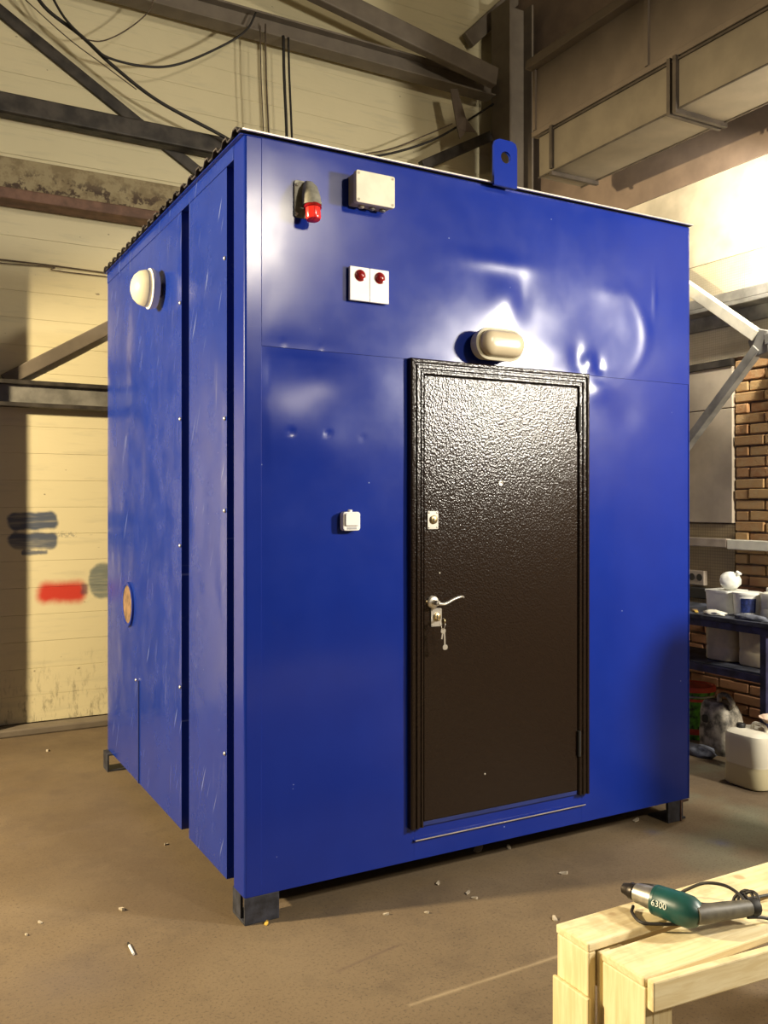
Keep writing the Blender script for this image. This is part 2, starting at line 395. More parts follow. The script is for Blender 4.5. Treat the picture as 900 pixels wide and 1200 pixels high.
# column, beams, braces
def ibeam(bm, a, b, w, h, t=.016, axis='y'):
    """I section between two points along x (axis 'x') or along y (axis 'y')."""
    for lo, hi, ww in ((-h/2, -h/2+t, w), (h/2-t, h/2, w), (-h/2+t, h/2-t, t)):
        if axis == 'x': box(bm, a[0], b[0], a[1]-ww/2, a[1]+ww/2, a[2]+lo, a[2]+hi)
        else: box(bm, a[0]-ww/2, a[0]+ww/2, a[1], b[1], a[2]+lo, a[2]+hi)
t = thing('steel_column', 'grey brown steel column standing in the corner of the hall', 'column', (3.80, 3.30, 0))
bm = B(); box(bm, 3.68, 3.70, 3.16, 3.44, .03, 6.2); obj('flange', bm, MAT['grey_brown_steel'], t)
bm = B(); box(bm, 3.93, 3.95, 3.16, 3.44, .03, 6.2); obj('flange', bm, MAT['grey_brown_steel'], t)
bm = B(); box(bm, 3.70, 3.93, 3.28, 3.30, .03, 6.2); obj('web', bm, MAT['grey_brown_steel'], t)
bm = B(); box(bm, 3.62, 4.0, 3.1, 3.45, 0, .03); obj('base_plate', bm, MAT['grey_brown_steel'], t)
bm = B(); box(bm, -1.0, -.74, 3.38, 3.60, .0, 6.9); tag(obj('wall_pier', bm, MAT['grey_brown_steel'], bevel=.01), 'square steel pier against the cream plank wall', 'column')

bm = B()
box(bm, -.735, 3.66, 3.46, 3.49, 4.40, 4.54); box(bm, -.735, 3.66, 3.49, 3.60, 4.40, 4.43); box(bm, -.735, 3.66, 3.49, 3.60, 4.51, 4.54)
tag(obj('dark_purlin', bm, MAT['dark_steel'], bevel=.012), 'dark channel purlin crossing the plank wall under the brace', 'beam')
t = thing('rusty_purlin', 'cream rusty purlin with a red brown bottom flange on the plank wall', 'beam', (0, 3.5, 3.75))
boxo('web', (-.735, 3.66, 3.46, 3.60, 3.855, 4.085), MAT['rusty'], t, bevel=.006)
boxo('bottom_flange', (-.735, 3.66, 3.40, 3.60, 3.775, 3.853), MAT['red_oxide'], t, bevel=.01)
t = thing('grey_purlin', 'pale grey channel rail low on the cream plank wall', 'beam', (0, 3.55, 2.3))
boxo('web', (-.735, 3.66, 3.56, 3.60, 2.37, 2.50), MAT['grey_beam'], t)
boxo('flange', (-.735, 3.66, 3.50, 3.60, 2.50, 2.53), MAT['dark_steel'], t, bevel=.004)
boxo('flange', (-.735, 3.66, 3.50, 3.60, 2.34, 2.37), MAT['dark_steel'], t, bevel=.004)
def brace(name, a, b, w, h, mat, label, up=(0,1,0)):
    bm = B(); bar(bm, a, b, w, h, up); return tag(obj(name, bm, MAT[mat], bevel=.008), label, 'brace')
def ext(a, b, k0, k1): d = b-a; return a-d*k0, b+d*k1
a, b = ext(P(20, 20, 1, 3.52), P(236, 196, 1, 3.52), .9, .45)
a.y = b.y = 3.615
brace('diagonal_brace', a, b, .088, .025, 'dark_steel', 'long dark flat brace running diagonally behind the dark purlin')
a, b = ext(P(5, 446, 1, 3.6), P(125, 385, 1, 3.6), 0, 1.6); a.y = b.y = 3.612; 
brace('diagonal_brace', a, b, .095, .022, 'grey_brown_steel', 'grey brown flat brace rising from the pale grey rail')
def hbeam(name, z, y, w, h, mat, label, x0=-7, x1=3.66):
    bm = B(); ibeam(bm, (x0, y, z), (x1, y, z), w, h, axis='x'); return tag(obj(name, bm, MAT[mat], bevel=.004), label, 'beam')
zc = (P(430, 50, 1, 3.4).z+P(430, 78, 1, 3.4).z)/2
hbeam('eaves_beam', zc, 3.42, .16, .165, 'grey_brown_steel', 'long grey brown steel beam meeting the corner column')
a, b = ext(P(400, 4, 1, 3.2), P(580, 92, 1, 3.2), 2.0, 0); bm = B(); bar(bm, a, b, .165, .09, (0,1,0)); tag(obj('roof_beam', bm, MAT['grey_brown_steel'], bevel=.01), 'thick brown roof beam sloping up from the top of the corner column', 'beam')
a, b = ext(P(548, 48, 1, 3.55), P(600, 0, 1, 3.55), 0, .5); brace('roof_strut', a, b, .14, .06, 'grey_brown_steel', 'short slanting strut above the brown roof beam')
a, b = ext(P(505, 190, 1, 3.45), P(574, 160, 1, 3.45), .15, 0); brace('wall_strut', a, b, .09, .07, 'dark_steel', 'dark strut rising to the corner column behind the lifting lug')
# torn cloth hanging from the eaves beam
pts = [P(528, 104, 1, 3.3), P(536, 104, 1, 3.3), P(546, 138, 1, 3.27), P(558, 155, 1, 3.29), P(546, 154, 1, 3.31), P(539, 163, 1, 3.28), P(536, 150, 1, 3.3)]
bm = B(); vs = [bm.verts.new(p) for p in pts]; f = bm.faces.new(vs); g = bmesh.ops.extrude_face_region(bm, geom=[f]); 
for v in [e for e in g['geom'] if isinstance(e, bmesh.types.BMVert)]: v.co.y += .012
tag(obj('hanging_rag', bm, MAT['girder_paint']), 'torn brown rag hanging from the eaves beam', 'rag')

# crane girder and duct along the right wall
t = thing('crane_girder', 'deep brown crane girder running along the right wall above the duct', 'girder', (3.3, 0, 4.5))
boxo('web', (3.215, 3.24, -7, 2.25, 4.56, 5.03), MAT['girder_paint'], t)
boxo('bottom_flange', (3.20, 3.46, -7, 2.25, 4.515, 4.558), MAT['girder_paint'], t, bevel=.006)
boxo('top_flange', (3.14, 3.46, -7, 2.25, 5.032, 5.10), MAT['girder_paint'], t, bevel=.006)
for yy in (1.02, -.6, 2.2): boxo('stiffener', (3.195, 3.2145, yy, yy+.03, 4.56, 5.03), MAT['girder_paint'], t)
t = thing('air_duct', 'rectangular sheet metal air duct with dark flanged joints below the girder', 'duct', (3.4, 0, 4.17))
bm = B(); box(bm, 3.205, 3.625, -7, 2.16, 4.175, 4.485); obj('duct_run', bm, MAT['duct_metal'], t, bevel=.005)
for yy in (.76, .81, -1.6, -1.55):
    bm = B()
    for d in ((3.175, 3.2045, 4.145, 4.512), (3.6255, 3.655, 4.145, 4.512), (3.2045, 3.6255, 4.145, 4.1745)): box(bm, d[0], d[1], yy, yy+.028, d[2], d[3])
    obj('joint_flange', bm, MAT['duct_flange'], t)
for xx in (3.2, 3.63):
    bm = B(); bar(bm, (xx, -7, 4.490), (xx, 2.16, 4.490), .014, .014); obj('seam_strip', bm, MAT['duct_flange'], t)
    bm = B(); bar(bm, (xx, -7, 4.172), (xx, 2.16, 4.172), .010, .010); obj('seam_strip', bm, MAT['duct_flange'], t)
bm = B()
for xx in (3.19, 3.64): box(bm, xx-.01, xx+.01, 1.98, 2.01, 4.19, 4.515)
box(bm, 3.18, 3.65, 1.98, 2.01, 4.14, 4.17); obj('hanger_strap', bm, MAT['duct_flange'], t)

# rail beam and white K brace on the right wall
bm = B()
box(bm, WX-.20, WX-.028, -7, 3.0, 3.02, 3.05); box(bm, WX-.06, WX-.028, -7, 3.0, 2.92, 3.02); box(bm, WX-.20, WX-.17, -7, 3.0, 3.05, 3.12)
tag(obj('wall_rail', bm, MAT['grey_beam'], bevel=.004), 'grey angle steel rail along the right wall behind the white braces', 'beam')
XB = 3.80
n0 = P(892, 400, 0, XB)
t = thing('wall_bracket', 'pale K shaped steel bracket bolted to the brick wall', 'bracket', (XB, n0.y, n0.z))
a, b = ext(P(808, 338, 0, XB), P(888, 394, 0, XB), .9, 0); bm = B(); bar(bm, a, b, .075, .075, (1,0,0)); obj('brace_arm', bm, MAT['white_brace'], t, bevel=.004)
a, b = ext(P(889, 408, 0, XB), P(808, 517, 0, XB), 0, .5); bm = B(); bar(bm, a, b, .062, .062, (1,0,0)); obj('brace_arm', bm, MAT['grey_beam'], t, bevel=.004)
bm = B(); prism(bm, [(-.07,-.07),(.05,-.09),(.09,.02),(.03,.10),(-.06,.07)], (XB-.02, n0.y, n0.z-.01), (0,1,0), (0,0,1), (.30, 0, 0)); obj('gusset', bm, MAT['grey_beam'], t, bevel=.005)
bm = B(); bar(bm, (XB, n0.y-.05, n0.z), (XB, n0.y-1.6, n0.z+.15), .07, .07, (1,0,0)); obj('brace_arm', bm, MAT['grey_beam'], t, bevel=.004)

# cables
def cable(name, ctrl, r, mat, label, n=8):
    bm = B(); tube(bm, curve_pts(ctrl, n), r, 6); return tag(obj(name, bm, MAT[mat], smooth=True), label, 'cable')
YC = 3.36
c = lambda l, y=YC: [P(a, b, 1, y) for a, b in l]
cable('power_cable', c([(30,-30),(52,8),(95,42),(130,75),(185,118),(262,160),(285,176)]), .013, 'cable_black', 'thick black cable sagging across the top of the plank wall')
cable('power_cable', c([(48,-30),(75,20),(107,52),(128,68),(172,78),(210,75),(258,55),(288,36),(300,15)], 3.32), .009, 'cable_black', 'black cable drooping in a loop below the eaves beam')
cable('thin_wire', c([(95,45),(120,48),(150,34),(175,12),(182,-12)], 3.34), .005, 'cable_brown', 'thin brown wire curling beside the black cables')
cable('thin_wire', c([(30,0),(80,45),(120,75),(160,105)], 3.33), .004, 'cable_brown', 'thin brown wire slanting beside the thick black cable')
cable('wall_wire', c([(-60,297),(0,304),(60,311),(140,322),(260,338)], 3.62), .006, 'cable_brown', 'thin wire strung along the planks below the rusty purlin')
cable('wall_wire', c([(-60,300),(0,308),(62,313),(64,317),(140,326),(260,342)], 3.61), .004, 'cable_brown', 'second thin wire tied to the wire below the rusty purlin')
for px, r, mt, lab, top in ((312,.006,'cable_brown','thin brown rope hanging from the eaves beam',28),(306,.004,'cable_brown','faint thin cord hanging beside the brown rope',30),(333,.012,'cable_black','thick dark hoist rope hanging from the eaves beam',42),(339,.009,'cable_black','slimmer dark hoist rope beside the thick one',44)):
    cable('hanging_rope', c([(px-1,top),(px,90),(px+3,160),(px+4,230)], 3.335), r, mt, lab, 4)
cable('slack_cable', c([(380,190),(452,181),(505,165),(545,143),(578,122)], 3.37), .011, 'cable_black', 'dark cable sagging to the corner column')
cable('slack_cable', c([(380,186),(452,176),(500,158),(530,145)], 3.32), .006, 'cable_brown', 'thin brown cable above the sagging dark cable')

# ------------------------------------------------------------------ the blue cabin
CL, CW, Z0, Z1 = 2.448, 2.444, .108, 3.10
cab = thing('equipment_cabin', 'tall blue sheet metal equipment cabin with a brown steel door', 'cabin', (CL/2, CW/2, 0))
bm = B(); box(bm, .06, CL-.004, .012, CW, Z0+.004, Z1); obj('body_core', bm, MAT['core'], cab)
G = lambda x, z, cx, cz, sx, sz: math.exp(-((x-cx)/sx)**2-((z-cz)/sz)**2)
def sstep(v, a, b):
    t_ = max(0, min(1, (v-a)/(b-a))); return t_*t_*(3-2*t_)
def dents(x, z):
    """outward bulge of the front sheets in metres."""
    h = .0022*mnoise.noise(Vector((x*2.1, 1.7, z*2.1)))+.0007*mnoise.noise(Vector((x*6, 4.2, z*6)))
    # upper sheet: big crumple over the door
    h += -.009*G(x, z, 1.88, 2.50, .20, .17) + .0045*G(x+.10*(z-2.5)**2/.04, z, 2.14, 2.50, .04, .16) + .003*G(x, z, 1.96, 2.69, .16, .05)
    h += .004*G(x, z, 1.50, 2.36, .16, .09) - .006*G(x, z, 1.69, 2.36, .05, .07) + .007*G(x, z, 1.76, 2.33, .045, .05) - .005*G(x, z, 1.83, 2.31, .03, .05)
    h += .006*G(x, z, 1.25, 2.58, .10, .09) - .006*G(x, z, 1.36, 2.60, .06, .10) + .004*G(x, z, 1.20, 2.75, .20, .04)
    h += .003*G(x, z, 2.20, 2.72, .012, .10)
    # lower left sheet: shallow bowl with two screw dimples
    h += -.010*G(x, z, .27, 2.17, .20, .10) + .011*G(x, z, .27, 1.90, .21, .14)
    h += -.006*G(x, z, .193, 1.935, .010, .010)-.005*G(x, z, .355, 1.935, .010, .010)-.002*G(x, z, .52, 1.925, .008, .008) - .003*G(x, z, .16, 2.29, .008, .008) - .003*G(x, z, .32, 2.285, .006, .008)
    h += .002*G(x, z, .56, 2.14, .10, .08)
    # lower right sheet
    h += .006*G(x, z, 1.82, 2.20, .07, .06) - .004*G(x, z, 2.0, 2.1, .1, .1)
    return h
def sheet(name, x0, x1, z0, z1, y, step, parent, mat='blue', off=0, edge=.04):
    nx, nz = max(2, int((x1-x0)/step)), max(2, int((z1-z0)/step)); bm = B(); g = []
    for j in range(nz+1):
        r = []
        for i in range(nx+1):
            x = x0+(x1-x0)*i/nx; z = z0+(z1-z0)*j/nz
            e = min(1, (x-x0)/edge+.15, (x1-x)/edge+.15, (z1-z)/edge+.15, (z-z0)/edge+.25)
            r.append(bm.verts.new((x, y-max(-.011, dents(x, z)*e), z)))
        g.append(r)
    for j in range(nz):
        for i in range(nx): bm.faces.new((g[j][i], g[j][i+1], g[j+1][i+1], g[j+1][i]))
    # turned edge all round
    rim = [g[0][i] for i in range(nx+1)]+[g[j][nx] for j in range(1, nz+1)]+[g[nz][i] for i in range(nx-1, -1, -1)]+[g[j][0] for j in range(nz-1, 0, -1)]
    bk = [bm.verts.new((v.co.x, .0125, v.co.z)) for v in rim]
    for i in range(len(rim)): k2 = (i+1) % len(rim); bm.faces.new((rim[i], bk[i], bk[k2], rim[k2]))
    return obj(name, bm, MAT[mat], parent, smooth='auto')
DX0, DX1, DZ0, DZ1 = .740, 1.745, .252, 2.275
ZS = 2.272
sheet('front_sheet', .070, CL, ZS, Z1-.012, -.0025, .0125, cab)
sheet('front_sheet', .070, DX0+.03, Z0, ZS-.001, 0, .0125, cab)
sheet('front_sheet', DX1-.03, CL, Z0, ZS-.001, 0, .016, cab)
sheet('front_sheet', DX0+.0305, DX1-.0305, Z0, DZ0+.02, 0, .02, cab)
bm = B(); prism(bm, [(0,0),(0,.012),(-.012,.012),(-.008,.004)], (.766, .000, .186), (0,1,0), (0,0,1), (.97, 0, 0)); sl = obj('sill_lip', bm, MAT['blue'], cab, bevel=.0015)
bm = B(); box(bm, .77, 1.73, -.0148, -.0125, .194, .198); obj('worn_edge', bm, MAT['flashing'], sl)
# corner trim: one angle wrapping the near corner, front leg 7 cm, side leg 12 cm
bm = B(); prism(bm, [(.0695,-.004),(.004,-.004),(-.003,.003),(-.003,.118),(.055,.118),(.055,.0118),(.0695,.0118)], (0,0,Z0), (1,0,0), (0,1,0), (0,0,Z1-.012-Z0)); obj('corner_trim', bm, MAT['blue'], cab, bevel=.003)
bm = B(); box(bm, CL-.0035, CL+.002, -.004, .06, Z0, Z1-.012); obj('corner_trim', bm, MAT['blue'], cab, bevel=.0015)
# left side sheets between deep grooves
def side_sheet(y0, y1, z0, z1, step, amp, seed):
    ny, nz = max(2, int((y1-y0)/step)), max(2, int((z1-z0)/step)); bm = B(); g = []
    for j in range(nz+1):
        r = []
        for i in range(ny+1):
            y = y0+(y1-y0)*i/ny; z = z0+(z1-z0)*j/nz
            e = min(1, (y-y0)/.05, (y1-y)/.05, (z-z0)/.05+.2, (z1-z)/.05)
            h = amp*mnoise.noise(Vector((seed, y*2.6, z*1.6)))+amp*.35*mnoise.noise(Vector((seed+5, y*7, z*4)))
            h += .012*G(y, z, 1.55, 2.35, .35, .35)*(1 if y1 > 1 else 0)
            r.append(bm.verts.new((min(.0, -h*max(0, e))-.0005, y, z)))
        g.append(r)
    for j in range(nz):
        for i in range(ny): bm.faces.new((g[j][i], g[j+1][i], g[j+1][i+1], g[j][i+1]))
    rim = [g[0][i] for i in range(ny+1)]+[g[j][ny] for j in range(1, nz+1)]+[g[nz][i] for i in range(ny-1, -1, -1)]+[g[j][0] for j in range(nz-1, 0, -1)]
    bk = [bm.verts.new((.0595, v.co.y, v.co.z)) for v in rim]
    for i in range(len(rim)): k2 = (i+1) % len(rim); bm.faces.new((rim[i], rim[k2], bk[k2], bk[i]))
    return obj('side_sheet', bm, MAT['blue_side'], cab, smooth='auto')
side_sheet(.208, .728, Z0, 3.03, .025, .004, 2.0)
side_sheet(.848, CW, Z0, 3.03, .025, .006, 9.0)
bm = B(); box(bm, -.004, .0595, .1185, CW, 3.031, Z1-.012); obj('top_rail', bm, MAT['blue_side'], cab, bevel=.002)
bm = B(); box(bm, -.006, -.0015, 1.648, 1.664, Z0, .672); obj('seam_strip', bm, MAT['core'], cab)
for y_, z_ in ((1.69, .672), (.86, 2.60), (.225, 2.66), (.225, 1.62), (.86, 1.45), (.86, .78), (.225, .62), (.225, 2.0), (.86, 2.05)):
    bm = B(); lathe(bm, [(.009,0),(.009,.003),(.005,.007),(.001,.008)], (-.008 if y_ == 1.69 else -.002, y_, z_), (-1,0,0), 8); obj('screw', bm, MAT['chrome'], cab, smooth=True)
# round port near the far end
bm = B(); yc, zc_ = 1.885, 1.072
lathe(bm, [(.118,0),(.128,0),(.128,.014),(.118,.016),(.108,.012),(.106,0)], (0, yc, zc_), (-1,0,0), 28); pr = obj('port_ring', bm, MAT['blue_side'], cab, smooth='auto')
bm = B(); lathe(bm, [(.107,-.002),(.107,.009),(.02,.010)], (0, yc, zc_), (-1,0,0), 28); obj('port_cover', bm, MAT['port_board'], cab)
# rib roof: trapezoid sheet with ribs running along x, its ends show as teeth on the left edge
prof = []; y = -.020; pitch = .118
while y < CW+.02:
    prof += [(y, .004), (y+.030, .004), (y+.045, .026), (y+.085, .026), (y+.100, .004)]; y += pitch
prof = [(a, b) for a, b in prof if a <= CW+.035]
bm = B(); prism(bm, prof+[(a, b-.006) for a, b in prof[::-1]], (-.028, 0, Z1-.002), (0,1,0), (0,0,1), (CL+.03, 0, 0)); obj('roof_sheet', bm, MAT['roof_steel'], cab)
bm = B(); prism(bm, [(-.028,.004),(-.031,.004),(-.031,-.002),(-.006,-.002),(-.006,.0),(-.028,.0)], (-.020, 0, Z1-.002), (0,1,0), (0,0,1), (CL+.021, 0, 0)); obj('roof_flashing', bm, MAT['flashing'], cab)
bm = B(); box(bm, -.020, CL, -.004, CW, Z1-.0118, Z1-.0085); obj('roof_edge', bm, MAT['blue'], cab)
# lifting lugs
def lug(x, y):
    w, top = .064, .19; pts = [(-w, -.02)]; pts += [(w, -.02), (w, top-.03), (w-.008, top-.009), (w-.03, top), (-w+.03, top), (-w+.008, top-.009), (-w, top-.03)]
    bm = B(); hole = [(.027*math.cos(2*math.pi*k/16), .112+.027*math.sin(2*math.pi*k/16)) for k in range(16)]
    th = .014; out = []
    for yy in (y-th, y):
        o_ = [bm.verts.new((x+a, yy, Z1+.0+b)) for a, b in pts]; h_ = [bm.verts.new((x+a, yy, Z1+b)) for a, b in hole]
        eo = [bm.edges.new((o_[i], o_[(i+1) % len(o_)])) for i in range(len(o_))]; eh = [bm.edges.new((h_[i], h_[(i+1) % 16])) for i in range(16)]
        bmesh.ops.triangle_fill(bm, edges=eo+eh, use_beauty=True); out.append((o_, h_))
    for a_, b_ in ((out[0][0], out[1][0]), (out[0][1], out[1][1])):
        for i in range(len(a_)): k2 = (i+1) % len(a_); bm.faces.new((a_[i], a_[k2], b_[k2], b_[i]))
    obj('lifting_lug', bm, MAT['blue'], cab)
lug(1.222, -.040); lug(1.222, CW+.06)
# feet: short channel pieces
def foot(x0, y0, open_dir):
    w, d, t_ = .145, .12, .010; bm = B()
    box(bm, x0, x0+w, y0, y0+d, 0, t_); box(bm, x0, x0+w, y0, y0+d, Z0-t_, Z0-.0005)
    box(bm, x0 if open_dir > 0 else x0+w-t_, x0+t_ if open_dir > 0 else x0+w, y0, y0+d, t_, Z0-t_)
    obj('foot', bm, MAT['foot_steel'], cab)
bm = B(); box(bm, .0, .145, .0, .012, 0, Z0-.001); box(bm, .0, .145, .012, .14, 0, .010); box(bm, .0, .012, .05, .14, .010, Z0-.001); obj('foot', bm, MAT['foot_steel'], cab, bevel=.002)
bm = B(); box(bm, 2.30, 2.385, .0, .012, 0, Z0-.001); box(bm, 2.30, 2.44, .012, .14, 0, .010); box(bm, 2.43, 2.44, .03, .14, .010, Z0-.001); obj('foot', bm, MAT['foot_steel'], cab, bevel=.002)
bm = B(); box(bm, 2.3855, 2.391, -.006, .012, 0, Z0-.001); box(bm, 2.391, 2.44, -.006, .0, Z0-.012, Z0-.001); obj('foot_edge', bm, MAT['foot_rust'], cab)
foot(-.03, CW-.13, 1); foot(2.30, CW-.13, -1)
# right and rear sheets
bm = B(); box(bm, CL-.0035, CL, .061, CW, Z0, Z1-.012); obj('side_sheet', bm, MAT['blue'], cab)
bm = B(); box(bm, .06, CL, CW, CW+.004, Z0, Z1-.012); obj('rear_sheet', bm, MAT['blue'], cab)
# door frame: ribbed moulding, mitred at the top corners
FW = .066
pr_ = [(0, 0), (0, .020), (.006, .026), (.016, .027), (.021, .019), (.026, .019), (.031, .026), (.041, .026), (.046, .018), (.050, .018), (.054, .023), (.062, .023), (FW, .016), (FW, 0)]
def mould(path):
    """path: list of (corner, inward direction) sharing the profile."""
    bm = B(); rings = []
    for (x, z), (ix, iz) in path: rings.append([Vector((x+ix*a, -.004-b, z+iz*a)) for a, b in pr_])
    loft(bm, rings); return bm
obj('door_frame', mould([((DX0, DZ0), (1, 0)), ((DX0, DZ1), (1, -1)), ((DX1, DZ1), (-1, -1)), ((DX1, DZ0), (-1, 0))]), MAT['brown'], cab)
bm = B(); box(bm, DX0+FW, DX1-FW, -.012, -.0045, DZ0, DZ0+.020); obj('threshold', bm, MAT['core'], cab, bevel=.002)
LX0, LX1, LZ0, LZ1 = DX0+FW+.005, DX1-FW-.004, DZ0+.022, DZ1-FW-.004
bm = B(); box(bm, DX0+FW-.002, DX1-FW+.002, -.0045, -.0036, DZ0+.02, DZ1-FW+.002); obj('door_rebate', bm, MAT['black'], cab)
bm = B(); box(bm, LX0, LX1, -.018, -.005, LZ0, LZ1); leaf = obj('door_leaf', bm, MAT['brown'], cab, bevel=.003)
YD = -.018
def on_leaf(name, bm, mat, **kw): return obj(name, bm, MAT[mat], leaf, **kw)
for px, py in ((507.5, 609.5), (511.5, 723.5)):
    q = P(px, py, 1, YD-.006)
    bm = B(); prism(bm, rrect(.054, .078, .004, 2), (q.x, YD, q.z), (1,0,0), (0,0,1), (0,-.006,0)); on_leaf('lock_plate', bm, 'chrome')
    bm = B(); lathe(bm, [(.019,0),(.019,.004),(.015,.007),(.004,.008)], (q.x+.002, YD-.006, q.z+.002), (0,-1,0), 16); on_leaf('lock_cylinder', bm, 'brass', smooth='auto')
    bm = B(); box(bm, q.x-.002, q.x+.002, YD-.0150, YD-.0138, q.z-.010, q.z+.012); on_leaf('keyhole', bm, 'black')
    for sx in (-1, 1):
        for sz in (-1, 1):
            bm = B(); lathe(bm, [(.004,0),(.004,.001),(.001,.0025)], (q.x+sx*.021, YD-.006, q.z+sz*.032), (0,-1,0), 8); on_leaf('rivet', bm, 'chrome', smooth=True)
q = P(509, 706, 1, YD-.015)
bm = B(); lathe(bm, [(.028,0),(.028,.007),(.023,.013),(.012,.015),(.011,.045),(.010,.050)], (q.x, YD, q.z), (0,-1,0), 20); on_leaf('handle_rose', bm, 'chrome', smooth='auto')
yl = YD-.044; h = [Vector((q.x-.002, yl, q.z-.002)), Vector((q.x+.03, yl-.008, q.z-.004)), Vector((q.x+.075, yl-.010, q.z+.014)), Vector((q.x+.112, yl-.006, q.z+.022)), Vector((q.x+.135, yl+.004, q.z+.018))]
bm = B(); cp = curve_pts(h, 6); tube(bm, cp, [.010-.0035*i/(len(cp)-1) for i in range(len(cp))], 10, .75); on_leaf('lever_handle', bm, 'chrome', smooth=True)
q = P(500, 705, 1, YD); bm = B(); lathe(bm, [(.007,0),(.007,.003),(.002,.004)], (q.x, YD, q.z), (0,-1,0), 10); on_leaf('bolt_cap', bm, 'brass', smooth=True)
q = P(586.5, 566.5, 1, YD); bm = B(); lathe(bm, [(.014,0),(.014,.003),(.009,.005),(.007,.002),(.001,.0025)], (q.x, YD, q.z), (0,-1,0), 16); on_leaf('peephole', bm, 'chrome', smooth=True)
for px, py in ((515, 671.5), (568, 907)):
    q = P(px, py, 1, YD); bm = B(); lathe(bm, [(.005,0),(.005,.002),(.001,.004)], (q.x, YD, q.z), (0,-1,0), 8); on_leaf('rivet', bm, 'chrome', smooth=True)
for zc_ in (2.055, .50):
    bm = B(); tube(bm, [(LX1+.004, -.025, zc_-.06), (LX1+.004, -.025, zc_+.06)], .0095, 12); obj('hinge', bm, MAT['black'], cab, smooth='auto')
    bm = B(); lathe(bm, [(.006,0),(.004,.006),(.001,.007)], (LX1+.004, -.025, zc_-.004), (0,-1,0), 8); obj('hinge_pin', bm, MAT['chrome'], cab, smooth=True)
# keys left in the lower lock
q = P(514, 727, 1, YD-.03)
t = thing('key_bunch', 'bunch of metal keys hanging from the lower door lock', 'keys', (q.x, YD-.02, q.z))
bm = B(); box(bm, q.x-.004, q.x+.004, YD-.036, YD-.0155, q.z-.003, q.z+.004); prism(bm, rrect(.026, .026, .011, 4), (q.x+.002, YD-.062, q.z), (0,1,0), (0,0,1), (.004,0,0)); obj('key', bm, MAT['brass'], t)
rc = Vector((q.x+.006, YD-.058, q.z-.020)); bm = B(); tube(bm, [rc+Vector((.004*math.sin(a), .013*math.cos(a), .016*math.sin(a))) for a in [2*math.pi*k/16 for k in range(17)]], .0014, 6); obj('key_ring', bm, MAT['chrome'], t, smooth=True)
for dx, L, tilt, mt in ((-.006, .055, -.18, 'chrome'), (.010, .088, .04, 'chrome')):
    top = rc+Vector((dx*.4, -.002, -.018)); d = Vector((tilt, 0, -1)).normalized(); s_ = Vector((1, 0, tilt)).normalized()
    bm = B(); bar(bm, top+d*.004, top+d*L*.72, .007, .002, (0,1,0)); prism(bm, [(a, b) for a, b in rrect(.024, .022, .009, 4)], top+d*(L*.85) if L > .07 else top+d*.004, tuple(s_), tuple(d), (0,-.003,0)); obj('key', bm, MAT[mt], t)

# ------------------------------------------------------------------ fittings on the cabin
YF = -.0055
def lap(x, z): return min(-.006, -dents(x, z)-.004)
# alarm sounder beacon
q = P(350, 240, 1, -.01)
t = thing('alarm_beacon', 'grey alarm beacon with a red dome on the blue cabin front', 'beacon', (q.x, -.01, q.z))
xb, zt, zb = .262, 2.945, 2.79
bm = B(); prism(bm, rrect(.075, .150, .012, 3), (xb-.020, -.004, (zt+zb)/2+.005), (1,0,0), (0,0,1), (0,-.008,0)); obj('mount_plate', bm, MAT['sounder_grey'], t, bevel=.002)
rg = []
for s_, hw, y0_, y1_ in ((0, .016, -.0125, -.035), (.02, .030, -.0125, -.058), (.06, .036, -.0125, -.082), (.095, .037, -.020, -.094)):
    zz = zt-.004-s_; rg.append([Vector((xb+a, (y0_+y1_)/2+b, zz-.25*((y0_+y1_)/-2-.03))) for a, b in rrect(hw*2, abs(y1_-y0_), min(hw, abs(y1_-y0_)/2)*.85, 4)])
bm = B(); loft(bm, rg); obj('housing', bm, MAT['sounder_grey'], t, smooth='auto')
ax = Vector((.0, -.16, -1)); c0 = Vector((xb, -.060, zt-.108))
bm = B(); lathe(bm, [(.034,0),(.036,.004),(.036,.012),(.033,.014)], c0, ax, 24); obj('collar', bm, MAT['red_lens_dark'], t, smooth='auto')
bm = B(); lathe(bm, [(.031,.013),(.031,.052),(.027,.060),(.012,.063)], c0, ax, 24); obj('red_dome', bm, MAT['red_lens'], t, smooth='auto')
for zz in (zt-.018, zb+.022):
    bm = B(); lathe(bm, [(.007,0),(.006,.004),(.001,.006)], (xb-.048, -.012, zz), (0,-1,0), 8); obj('screw', bm, MAT['chrome'], t, smooth=True)
# junction box
YJ = -.085; a, b = P(417.5, 198, 1, YJ), P(463, 249, 1, YJ); b2 = P(417.5, 236, 1, YJ)
xj0, xj1, zj1, zj0 = a.x, b.x, a.z, b2.z
t = thing('junction_box', 'cream plastic junction box with a lid on the blue front', 'junction box', (xj0, -.006, zj0))
bm = B(); prism(bm, rrect(xj1-xj0-.008, zj1-zj0-.008, .006, 3), ((xj0+xj1)/2, -.0065, (zj0+zj1)/2), (1,0,0), (0,0,1), (0,-.050,0)); obj('box_body', bm, MAT['cream_dark'], t, bevel=.002)
bm = B(); prism(bm, rrect(xj1-xj0, zj1-zj0, .008, 3), ((xj0+xj1)/2, -.059, (zj0+zj1)/2), (1,0,0), (0,0,1), (0,-.026,0)); obj('lid', bm, MAT['cream_plastic'], t, bevel=.003)
for xx in (xj0+.012, xj1-.012):
    for zz in (zj0+.012, zj1-.012):
        bm = B(); lathe(bm, [(.0055,0),(.0055,.0015),(.002,.001)], (xx, -.085, zz), (0,-1,0), 10); obj('lid_screw', bm, MAT['cream_dark'], t)
